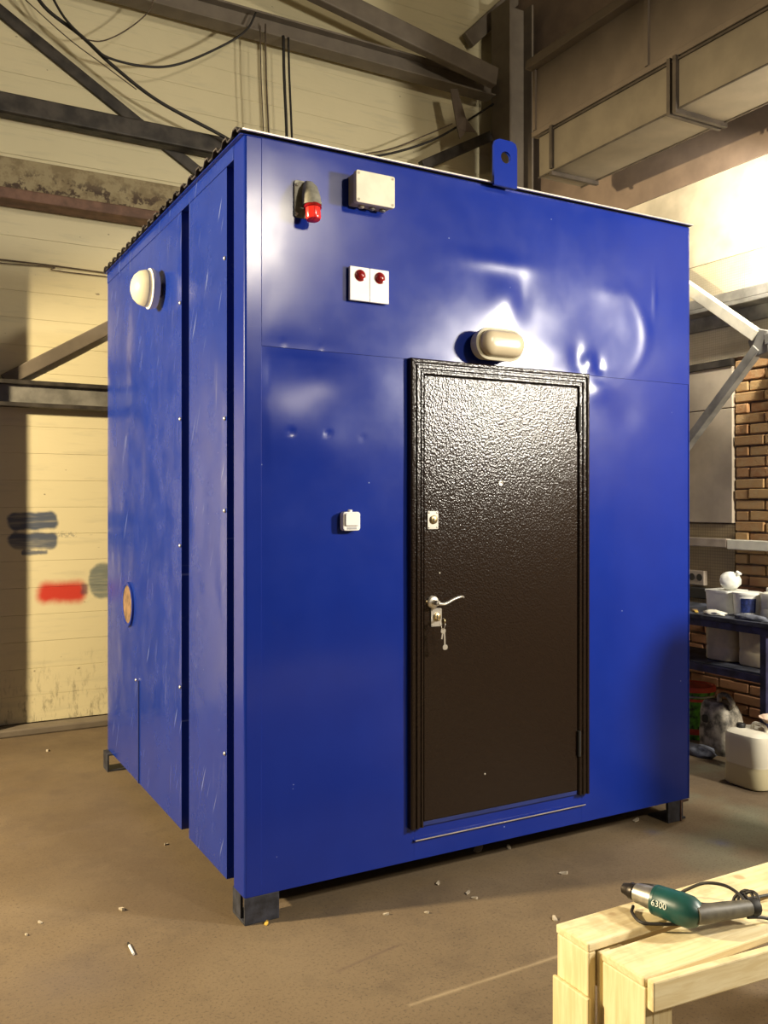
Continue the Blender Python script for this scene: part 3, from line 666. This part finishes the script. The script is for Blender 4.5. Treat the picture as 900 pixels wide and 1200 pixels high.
for k in range(3):
    bm = B(); lathe(bm, [(.013,0),(.013,.006),(.009,.009)], (xj0+.05+k*.05, -.032, zj0+.004), (0,0,-1), 14); obj('cable_entry', bm, MAT['sounder_grey'] if k else MAT['cream_dark'], t, smooth='auto')
# indicator panel
a, b = P(410, 311, 1, -.025), P(410, 351, 1, -.025); xr = P(456, 330, 1, -.025).x; zp1, zp0, xp0 = a.z, b.z, a.x
t = thing('indicator_panel', 'white double indicator panel with two dark red lenses', 'indicator panel', (xp0, -.01, zp0))
wp = (xr-xp0)/2
bm = B(); box(bm, xp0+.004, xr-.004, -.010, -.0055, zp0+.004, zp1-.004); obj('back_plate', bm, MAT['seam_grey'], t)
for k in range(2):
    bm = B(); box(bm, xp0+k*wp+.0006, xp0+(k+1)*wp-.0006, -.025, -.0105, zp0, zp1); pl = obj('panel_plate', bm, MAT['white_plastic'], t, bevel=.0025)
    cx_ = xp0+(k+.52)*wp
    bm = B(); lathe(bm, [(.0245,0),(.0245,.003),(.021,.004)], (cx_, -.0252, zp1-.036), (0,-1,0), 20); obj('lens_ring', bm, MAT['red_lens_dark'], pl, smooth='auto')
    bm = B(); lathe(bm, [(.0205,.004),(.018,.011),(.012,.016),(.003,.018)], (cx_, -.0252, zp1-.036), (0,-1,0), 20); obj('red_lens', bm, MAT['red_lens_dark'], pl, smooth=True)
# oval bulkhead lamp over the door
q = P(585, 404, 1, -.07)
t = thing('oval_bulkhead_lamp', 'oval cream bulkhead lamp mounted above the brown door', 'wall lamp', (q.x, -.01, q.z))
def stad(w, h): return rrect(w, h, h*.4999, 8)
ring = lambda w, h, y_: [Vector((q.x+a, y_, q.z+b)) for a, b in stad(w, h)]
bm = B(); loft(bm, [ring(.235,.118,-.024), ring(.250,.132,-.026), ring(.252,.134,-.062), ring(.262,.144,-.064), ring(.262,.144,-.078), ring(.244,.126,-.084), ring(.236,.118,-.080)]); obj('lamp_base', bm, MAT['cream_plastic'], t, smooth='auto')
bm = B(); loft(bm, [ring(.236,.118,-.080), ring(.230,.112,-.100), ring(.212,.096,-.116), ring(.178,.064,-.126), ring(.14,.03,-.129)]); obj('lamp_diffuser', bm, MAT['frosted'], t, smooth=True)
bm = B(); box(bm, q.x-.09, q.x+.09, -.0239, -.004, q.z-.04, q.z+.04); obj('mount_plate', bm, MAT['cream_dark'], t)
# bell push
q = P(413.5, 611, 1, -.045)
t = thing('door_switch', 'small white surface switch beside the brown door', 'switch', (q.x, -.005, q.z))
bm = B(); prism(bm, rrect(.080, .078, .012, 4), (q.x, -.0045, q.z), (1,0,0), (0,0,1), (0,-.032,0)); obj('switch_body', bm, MAT['white_plastic'], t, bevel=.004)
bm = B(); prism(bm, rrect(.064, .052, .006, 3), (q.x, -.0368, q.z+.008), (1,0,0), (0,0,1), (0,-.008,0)); obj('rocker', bm, MAT['white_plastic'], t, bevel=.003)
bm = B(); box(bm, q.x-.022, q.x+.022, -.0375, -.0366, q.z-.033, q.z-.024); obj('label_strip', bm, MAT['seam_grey'], t)
bm = B(); lathe(bm, [(.010,0),(.010,.008),(.006,.010)], (q.x-.002, -.022, q.z+.0385), (0,0,1), 14); obj('cable_gland', bm, MAT['white_plastic'], t, smooth='auto')
# round bulkhead lamp on the side
yr, zr = 1.215, 2.735
t = thing('round_bulkhead_lamp', 'round white bulkhead lamp on the scratched side of the cabin', 'wall lamp', (-.02, yr, zr))
bm = B(); lathe(bm, [(.080,.0),(.094,.004),(.097,.022),(.102,.024),(.102,.040),(.094,.044)], (-.021, yr, zr), (-1,0,0), 32); obj('lamp_base', bm, MAT['white_plastic'], t, smooth='auto')
bm = B(); lathe(bm, [(.093,.044),(.092,.062),(.082,.090),(.062,.112),(.036,.124),(.008,.128)], (-.021, yr, zr), (-1,0,0), 32); obj('lamp_dome', bm, MAT['cream_plastic'], t, smooth=True)
bm = B(); box(bm, -.0208, -.004, yr-.03, yr+.03, zr-.03, zr+.03); obj('mount_plate', bm, MAT['cream_dark'], t)

# ------------------------------------------------------------------ workbench and what stands around it
BX0, BX1, BY0, BY1, BZ = 3.42, 3.98, .235, 1.75, .925
t = thing('workbench', 'dark blue steel workbench with a messy top against the brick wall', 'workbench', (3.7, .6, 0))
boxo('bench_top', (BX0, BX1, BY0, BY1, BZ-.03, BZ), MAT['bench_top'], t, bevel=.004)
boxo('front_rail', (BX0+.005, BX0+.035, BY0+.02, BY1-.02, BZ-.075, BZ-.031), MAT['bench_blue'], t)
for yy in (.285, BY1-.06):
    for xx in (BX0+.005, BX1-.05): boxo('leg', (xx, xx+.042, yy, yy+.042, 0, BZ-.0755 if xx < 3.6 else BZ-.031), MAT['bench_blue'], t)
boxo('lower_shelf', (BX0+.05, BX1-.052, BY0+.05, BY1-.065, .585, .605), MAT['bench_top'], t)
boxo('shelf_rail', (BX0+.010, BX0+.0495, BY0+.093, BY1-.065, .555, .597), MAT['bench_blue'], t)

def canister(name, label, c, w, d, h, mat, cap='hdpe_white', group=None, handle=True):
    x, y, z = c; t = thing(name, label, 'canister', c, group); r = min(w, d)*.28; rg = []
    for s_, k in ((0, .86), (.03, .97), (.08, 1), (.35, .985), (.40, .955), (.44, .985), (.86, 1), (.94, .95), (.985, .80), (1.0, .62)):
        rg.append([Vector((x+a*k, y+b*k, z+h*s_)) for a, b in rrect(w, d, r, 4)])
    bm = B(); loft(bm, rg); obj('canister_body', bm, MAT[mat], t, smooth='auto')
    bm = B(); lathe(bm, [(.026,0),(.026,.018),(.022,.024)], (x-w*.12, y+d*.24, z+h), (0,0,1), 14); obj('cap', bm, MAT[cap], t, smooth='auto')
    if handle:
        bm = B(); tube(bm, curve_pts([(x-.00, y-d*.32, z+h-.01), (x, y-d*.26, z+h+.03), (x, y-d*.02, z+h+.036), (x, y+d*.06, z+h-.005)], 5), .010, 8); obj('carry_handle', bm, MAT[mat], t, smooth=True)
    return t
q = P(875, 918, 2, 0)
canister('jerrycan', 'white plastic jerrycan half full standing on the floor before the bench', (3.235, .22, 0), .25, .28, .325, 'canister', 'black')
tc = thing('paint_tray', 'shallow beige plastic tray lying on the white jerrycan', 'tray', (3.28, .10, .365))
bm = B(); lathe(bm, [(.085,.0),(.105,.022),(.112,.024),(.112,.028),(.100,.026),(.080,.006)], (3.33, .12, .372), (0,0,1), 24); obj('tray_bowl', bm, MAT['beige_lid'], tc, smooth='auto')
bm = B(); tube(bm, [(3.275, .115, .385), (3.335, .165, .52)], .008, 8); tag(obj('stir_stick', bm, MAT['pink_stick'], smooth=True), 'pale pink stirring stick propped in the beige tray', 'stick')
canister('canister', 'yellowed translucent canister on the lower shelf beside a bench leg', (3.69, .52, .6055), .20, .25, .26, 'hdpe_yellow', handle=False)
canister('canister', 'yellowed translucent canister standing deeper on the lower shelf', (3.70, .80, .6055), .20, .24, .235, 'hdpe_yellow', handle=False)
# white containers on top
t = thing('white_tub', 'square white plastic tub on the bench top under a tied bag', 'tub', (3.66, .80, BZ))
bm = B(); rg = [[Vector((3.68+a*k, .79+b*k, BZ+.001+zz)) for a, b in rrect(.20, .19, .02, 3)] for zz, k in ((0,.93),(.135,1.0),(.136,1.05),(.150,1.05))]; loft(bm, rg); obj('tub_body', bm, MAT['hdpe_bright'], t, smooth='auto')
t = thing('paint_pail', 'white paint pail with a dark blue label on the bench top', 'pail', (3.62, .585, BZ))
bm = B(); lathe(bm, [(.078,.001),(.088,.14),(.093,.141),(.093,.155),(.080,.157)], (3.62, .575, BZ), (0,0,1), 28); obj('pail_body', bm, MAT['hdpe_bright'], t, smooth='auto')
bm = B(); rs = []
n_ = 8
for zz in (.03, .12):
    r0 = .0795+zz*.0714+.0012; rs.append([bm.verts.new((3.62+r0*math.cos(a), .575+r0*math.sin(a), BZ+zz)) for a in [math.radians(192+k*62/n_) for k in range(n_+1)]])
for k in range(n_): bm.faces.new((rs[0][k], rs[0][k+1], rs[1][k+1], rs[1][k]))
obj('paper_label', bm, MAT['label_blue'], t)
canister('white_canister', 'squat white canister on the bench top next to the labelled pail', (3.66, .375, BZ+.001), .18, .17, .17, 'hdpe_white', handle=False)
t = thing('tied_bag', 'white plastic bag tied into a ball on top of the square tub', 'bag', (3.66, .74, BZ+.152))
bm = B(); bmesh.ops.create_icosphere(bm, subdivisions=3, radius=.068)
for v in bm.verts:
    n_ = v.co.normalized(); v.co *= 1+.12*mnoise.noise(n_*2.5)+.05*mnoise.noise(n_*7); v.co.z *= .92; v.co += Vector((3.655, .735, BZ+.152+.060))
obj('bag_body', bm, MAT['hdpe_bright'], t, smooth=True)
bm = B(); lathe(bm, [(.014,0),(.010,.016),(.022,.030),(.018,.036)], (3.655, .690, BZ+.245), (.2,-.5,.8), 9); obj('bag_knot', bm, MAT['hdpe_bright'], t, smooth=True)
def lump(name, label, cat, c, size, mat, seed, amp=.3):
    bm = B(); bmesh.ops.create_icosphere(bm, subdivisions=3, radius=1)
    for v in bm.verts:
        n_ = v.co.normalized(); k_ = 1+amp*mnoise.noise(n_*2.2+Vector((seed,0,0)))+amp*.4*mnoise.noise(n_*6+Vector((seed,0,0))); v.co = Vector((n_.x*k_*size[0], n_.y*k_*size[1], max(-.55, n_.z*k_)*size[2]))
        v.co += Vector(c)+Vector((0,0,size[2]*.55))
    return tag(obj(name, bm, MAT[mat], smooth=True), label, cat)
lump('crumpled_cloth', 'crumpled pale cloth lying on the bench top near the cabin', 'cloth', (3.495, 1.07, BZ+.001), (.05, .11, .04), 'rag_pale', 3, .4)
lump('crumpled_paper', 'flat crumpled white paper on the bench before the square tub', 'paper', (3.49, .72, BZ+.001), (.045, .08, .020), 'hdpe_white', 8, .4)
lump('blue_rag', 'dark blue grey rag spread on the bench before the labelled pail', 'rag', (3.475, .43, BZ+.001), (.04, .12, .022), 'rag_grey', 12, .4)
t = thing('flat_brush', 'flat brush with a yellow handle among the cloths on the bench', 'brush', (3.50, .86, BZ+.05))
bm = B(); bar(bm, (3.455, .84, BZ+.009), (3.50, .89, BZ+.009), .022, .012); obj('brush_handle', bm, MAT['yellow_handle'], t, bevel=.004)
bm = B(); bar(bm, (3.5003, .8903, BZ+.009), (3.53, .925, BZ+.009), .036, .013); obj('bristles', bm, MAT['old_board'], t)
# green pail with red lid
t = thing('paint_bucket', 'green paint bucket with red lid and bands under the bench', 'bucket', (3.80, 1.17, 0)); bx_, by_ = 3.80, 1.17
bm = B(); lathe(bm, [(.128,0),(.140,.33)], (bx_, by_, 0), (0,0,1), 32); obj('bucket_body', bm, MAT['pail_green'], t, smooth='auto')
bm = B(); lathe(bm, [(.148,.331),(.150,.345),(.146,.366),(.128,.368),(.122,.360)], (bx_, by_, 0), (0,0,1), 32); obj('lid', bm, MAT['pail_red'], t, smooth='auto')
for z0, z1 in ((.035, .075), (.265, .285)):
    bm = B(); lathe(bm, [(.1282+.0364*z0+.001, z0), (.1282+.0364*z1+.001, z1)], (bx_, by_, 0), (0,0,1), 32); obj('red_band', bm, MAT['pail_red'], t, smooth='auto')
bm = B(); lathe(bm, [(.1445,.295),(.147,.300),(.1445,.305)], (bx_, by_, 0), (0,0,1), 32); obj('rim_bead', bm, MAT['flashing'], t, smooth='auto')
# dirty cut canister
t = thing('dirty_canister', 'grimy grey white plastic canister with a cut top under the bench', 'canister', (3.63, .78, 0))
rg = []
for zz, k, sh in ((0,.92,0),(.02,1.0,0),(.14,1.02,0),(.20,.97,.0),(.26,.92,.01),(.31,.80,.02),(.335,.62,.03)):
    rg.append([Vector((3.63+a*k, .785+sh+b*k, zz)) for a, b in rrect(.20, .25, .05, 4)])
bm = B(); loft(bm, rg); obj('canister_body', bm, MAT['dirty_plastic'], t, smooth='auto')
bm = B(); tube(bm, curve_pts([(3.60, .69, .315), (3.585, .66, .35), (3.58, .70, .395), (3.585, .76, .385), (3.60, .78, .335)], 5), .016, 8); obj('grip', bm, MAT['dirty_plastic'], t, smooth=True)
bm = B(); prism(bm, rrect(.05, .05, .015, 3), (3.526, .83, .225), (0,1,0), (0,0,1), (-.004,0,0)); obj('cut_hole', bm, MAT['black'], t)
lump('grey_rag', 'dusty blue grey rag on the floor before the grimy canister', 'rag', (3.44, .80, 0), (.06, .12, .045), 'rag_grey', 21, .35)
# wall fittings
bm = B(); box(bm, WX-.10, WX-.047, 1.05, 2.2, 1.335, 1.40); tag(obj('wall_batten', bm, MAT['socket_grey'], bevel=.006), 'grey wooden batten under the board on the right wall', 'batten')
bm = B(); box(bm, WX-.10, WX-.040, -1.2, 1.045, 1.325, 1.395); tag(obj('cable_trunking', bm, MAT['hdpe_white'], bevel=.006), 'white cable trunking fixed along the brick wall', 'trunking')
q = P(816, 677, 0, WX-.06)
t = thing('wall_socket', 'grey brown double wall socket above the workbench', 'socket', (WX-.03, q.y, q.z))
boxo('socket_body', (WX-.066, WX-.0245, q.y-.075, q.y+.085, q.z-.055, q.z+.055), MAT['socket_grey'], t, bevel=.006)
for dy in (-.035, .035):
    bm = B(); lathe(bm, [(.026,0),(.026,.003),(.02,.002)], (WX-.0662, q.y+dy, q.z+.005), (-1,0,0), 16); obj('socket_hole', bm, MAT['black'], t)
boxo('switch_box', (WX-.09, WX-.0245, q.y-.14, q.y+.2, q.z-.148, q.z-.07), MAT['black'], None, bevel=.005); tag(bpy.data.objects['switch_box'], 'black electrical box below the wall socket', 'electrical box')
# floodlight by the wall, just past the frame
fp = Vector((3.55, .16, 3.64))
t = thing('floodlight', 'grey wall floodlight shining down the plastered wall', 'floodlight', tuple(fp))
fd = Vector((.55, .62, -.62)).normalized()
bm = B(); lathe(bm, [(.05,0),(.12,.07),(.125,.075),(.125,.085),(.112,.084)], fp, fd, 20); obj('reflector', bm, MAT['lamp_body'], t, smooth='auto')
bm = B(); lathe(bm, [(.111,.085),(.10,.088),(.02,.089)], fp, fd, 20); obj('lamp_glass', bm, MAT['lamp_glass'], t)
bm = B(); bar(bm, fp+Vector((.0,0,.02)), (WX-.024, fp.y-.1, fp.z+.14), .03, .03); obj('wall_arm', bm, MAT['lamp_body'], t)
lamp('floodlight_glow', 'SPOT', fp+fd*.13, fp+fd, 150, (1, .92, .78), .05, cone=160)

# unseen cabinet added past the right edge to shade the cabin's lower right corner
t = thing('shade_cabinet', 'unseen grey steel cabinet added to shade the cabin corner', 'cabinet', (3.0, -1.22, 0))
boxo('cabinet_body', (2.755, 3.0, -1.33, -1.1, .05, 1.67), MAT['grey_beam'], t, bevel=.005)
for k in range(1): boxo('cabinet_door', (2.76, 2.995, -1.348, -1.331, .09, 1.64), MAT['grey_beam'], t, bevel=.003)
for xx in (2.76, 2.935):
    for yy in (-1.32, -1.17): boxo('leg', (xx, xx+.06, yy, yy+.06, 0, .0495), MAT['dark_steel'], t)

# ------------------------------------------------------------------ pallet wood trestle in the foreground
HT = .60
t = thing('wooden_trestle', 'low trestle knocked together from pale pallet boards', 'trestle', (.9, -1.72, 0))
def plank(name, dims, parent=t, bevel=.004): return boxo(name, dims, MAT['pine_up' if name in ('leg_board', 'cleat') else 'pine'], parent, bevel=bevel)
plank('top_board', (.236, 1.75, -1.690, -1.572, HT-.022, HT))
plank('top_board', (.258, 1.75, -1.848, -1.712, HT-.036, HT-.014))
plank('leg_board', (.238, .262, -1.688, -1.574, .0, HT-.0225))
plank('leg_board', (.260, .284, -1.850, -1.712, .0, HT-.0365))
plank('leg_board', (.2845, .345, -1.850, -1.828, .0, HT-.098))
plank('cleat', (.226, .2375, -1.700, -1.570, .0, .475))
plank('cleat', (.2625, .30, -1.700, -1.690, .0, HT-.0225))
plank('cross_block', (.290, .36, -1.820, -1.58, HT-.13, HT-.0365))
for x0 in (1.66,):
    plank('leg_board', (x0, x0+.024, -1.688, -1.574, .0, HT-.0225)); plank('leg_board', (x0, x0+.024, -1.848, -1.712, .0, HT-.0365))
    plank('cross_block', (x0-.075, x0-.001, -1.820, -1.58, HT-.13, HT-.0365))
bm = B(); bar(bm, (.262, -1.862, HT-.048), (1.72, -1.985, HT-.048), .022, .068); obj('side_rail', bm, MAT['pine'], t, bevel=.004)
bm = B(); bar(bm, (.30, -1.57, HT-.075), (1.72, -1.57, HT-.075), .02, .07); obj('side_rail', bm, MAT['pine'], t, bevel=.004)
bm = B(); bar(bm, (.30, -1.79, .16), (1.70, -1.70, .16), .09, .03); obj('stretcher', bm, MAT['old_board'], t, bevel=.004)

# electric drill on the trestle
zt = HT
a = P(729, 1040, 2, zt+.043); b = P(766, 1054, 2, zt+.038); c_ = P(818, 1072, 2, zt+.041); d_ = P(884, 1063, 2, zt+.028)
t = thing('electric_drill', 'teal and grey angled electric drill lying on the trestle', 'drill', (c_.x, c_.y, zt))
ax = (c_-a).normalized(); L = (c_-a).length
def seg_tube(name, p, dirv, prof, mat, n=16, sq=1.0, parent=t):
    bm = B(); lathe(bm, [(r, h) for h, r in prof], p, dirv, n, ref=(0,0,1)); return obj(name, bm, MAT[mat], parent, smooth='auto')
seg_tube('chuck', a, ax, [(0,.007),(.004,.013),(.022,.018),(.026,.021),(.036,.021),(.038,.017)], 'chuck_dark')
seg_tube('gear_housing', a, ax, [(.038,.019),(.042,.024),(.060,.026),(.095,.030),(.100,.031)], 'drill_silver')
hs = seg_tube('motor_housing', a, ax, [(.100,.034),(.104,.037),(.150,.039),(L-.045,.040),(L-.02,.039),(L-.002,.031),(L+.010,.016)], 'drill_teal', 20)
hd = (d_-c_); hl = hd.length; hdir = hd.normalized()
seg_tube('handle', c_-hdir*.01, hdir, [(.0,.022),(.03,.024),(hl*.45,.0205),(hl*.82,.021),(hl*.95,.019)], 'drill_grey', 16)
seg_tube('handle_cap', c_-hdir*.01, hdir, [(hl*.95,.017),(hl*1.0,.022),(hl*1.08,.022),(hl*1.12,.014)], 'black', 12)
bm = B(); tube(bm, [c_+hdir*.02+Vector((.02,.03,0)), c_+hdir*.055+Vector((.01,.016,.0))], .008, 8); obj('trigger', bm, MAT['black'], t, smooth=True)
seg_tube('sleeve_ring', a, ax, [(.096,.0365),(.104,.0375)], 'drill_teal', 20)
bl = None
def zline(l, z): return [P(px, py, 2, z_) for (px, py), z_ in zip(l, z)]
def cord(l, z): 
    bm = B(); tube(bm, curve_pts(zline(l, z), 8), .0042, 7); return obj('power_cord', bm, MAT['cable_black'], t, smooth=True)
cord([(876,1064),(868,1050),(850,1038),(826,1035),(806,1042),(795,1048)], [zt+.035,zt+.05,zt+.065,zt+.06,zt+.025,zt+.008])
cord([(795,1048),(785,1043),(765,1038),(748,1037),(742,1042)], [zt+.008,zt+.02,zt+.045,zt+.035,zt+.01])
cord([(742,1062),(741,1070),(752,1081),(775,1083),(795,1083)], [zt+.008,zt+.007,zt+.007,zt+.007,zt+.007])
cord([(808,1056),(828,1060),(850,1058),(872,1058)], [zt+.008,zt+.010,zt+.012,zt+.03])
cord([(872,1054),(884,1052),(905,1048),(930,1042)], [zt+.03,zt+.012,zt+.006,zt+.006])
cord([(876,1075),(890,1075),(905,1078),(940,1088)], [zt+.012,zt+.006,zt-.006,zt-.006])
for k, (px, py) in enumerate(((868,1058),(874,1056),(880,1059))):
    q = P(px, py, 2, zt+.03); pts = [q+Vector((.010*math.cos(an), .022*math.sin(an), .020*math.cos(an*1)+.004*k)) for an in [2*math.pi*i/14 for i in range(15)]]
    bm = B(); tube(bm, pts, .0042, 7); obj('cord_coil', bm, MAT['cable_black'], t, smooth=True)
# number on the housing
mid = a+ax*(L*.60); vw = (EYE-mid).normalized(); nrm = (vw-ax*vw.dot(ax)); nrm = (nrm.normalized()+Vector((0,0,-.25))); nrm = (nrm-ax*nrm.dot(ax)).normalized()
fc = bpy.data.curves.new('lettering', 'FONT'); fc.body = '6300'; fc.size = .021; fc.align_x = 'CENTER'; fc.align_y = 'CENTER'; fc.extrude = .0006
fo = bpy.data.objects.new('lettering', fc); C.objects.link(fo); bpy.context.view_layer.update()
me = bpy.data.meshes.new_from_object(fo.evaluated_get(bpy.context.evaluated_depsgraph_get())); bpy.data.objects.remove(fo)
me.materials.clear(); me.materials.append(MAT['letter_white'])
ux = ax; uz = nrm; uy = uz.cross(ux)
Rm = Matrix((ux, uy, uz)).transposed().to_4x4()
me.transform(Matrix.Translation(mid+nrm*.0398) @ Rm)
lt = bpy.data.objects.new('lettering', me); C.objects.link(lt); lt.parent = hs; lt.location = -base_of(hs) if False else (0,0,0)

# ------------------------------------------------------------------ litter on the floor
def scrap(px, py, s_, mat, label, cat, group, name, ang):
    q = P(px, py, 2, 0); bm = B(); pts = [(-1,-.4),(-.3,-.6),(.8,-.35),(1,.2),(.2,.55),(-.7,.4)]
    ca, sa = math.cos(ang), math.sin(ang); poly = [((a_*ca-b_*sa)*s_, (a_*sa+b_*ca)*s_) for a_, b_ in pts]
    prism(bm, poly, (q.x, q.y, .0008), (1,0,0), (0,1,0), (0,0,.004)); bm.verts.ensure_lookup_table(); bm.verts[8].co.z += s_*.5; bm.verts[9].co.z += s_*.4
    return tag(obj(name, bm, MAT[mat], smooth=False), label, cat, group)
for px, py, s_ in ((56,880,.022),(220,909,.014),(195,990,.012),(47,1082,.010),(31,1096,.009),(143,1066,.018),(500,1070,.010),(548,1047,.014),(556,1053,.014),(660,1024,.020),(452,1072,.012),(513,1036,.014),(650,1078,.016)):
    scrap(px, py, s_, 'paper', 'tiny pale scrap of paper lying on the concrete floor', 'scrap', 'paper scraps on the floor', 'paper_scrap', random.uniform(0, 6))
scrap(560, 996, .036, 'paper', 'larger pale crumpled scrap at the shaded foot of the door', 'scrap', None, 'crumpled_scrap', .6)
scrap(596, 994, .018, 'paper', 'small pale scrap beside the crumpled one below the door', 'scrap', None, 'crumpled_scrap', 1.2)
scrap(745, 962, .022, 'paper', 'small pale scrap near the foot at the cabin end', 'scrap', None, 'crumpled_scrap', .2)
scrap(312, 1083, .014, 'yellow_handle', 'yellow wood chip against the near foot of the cabin', 'chip', None, 'wood_chip', .9)
a, b = P(151.5, 1108, 2, .005), P(156.5, 1118, 2, .005)
t = thing('cigarette_butt', 'white cigarette butt with a dark tip on the open floor', 'cigarette', (a.x, a.y, 0))
bm = B(); tube(bm, [a, b], .0048, 8); obj('paper_tube', bm, MAT['white_plastic'], t, smooth='auto')
bm = B(); tube(bm, [a+(a-b)*.02, a+(a-b)*.28], .0046, 8); obj('burnt_tip', bm, MAT['black'], t, smooth='auto')
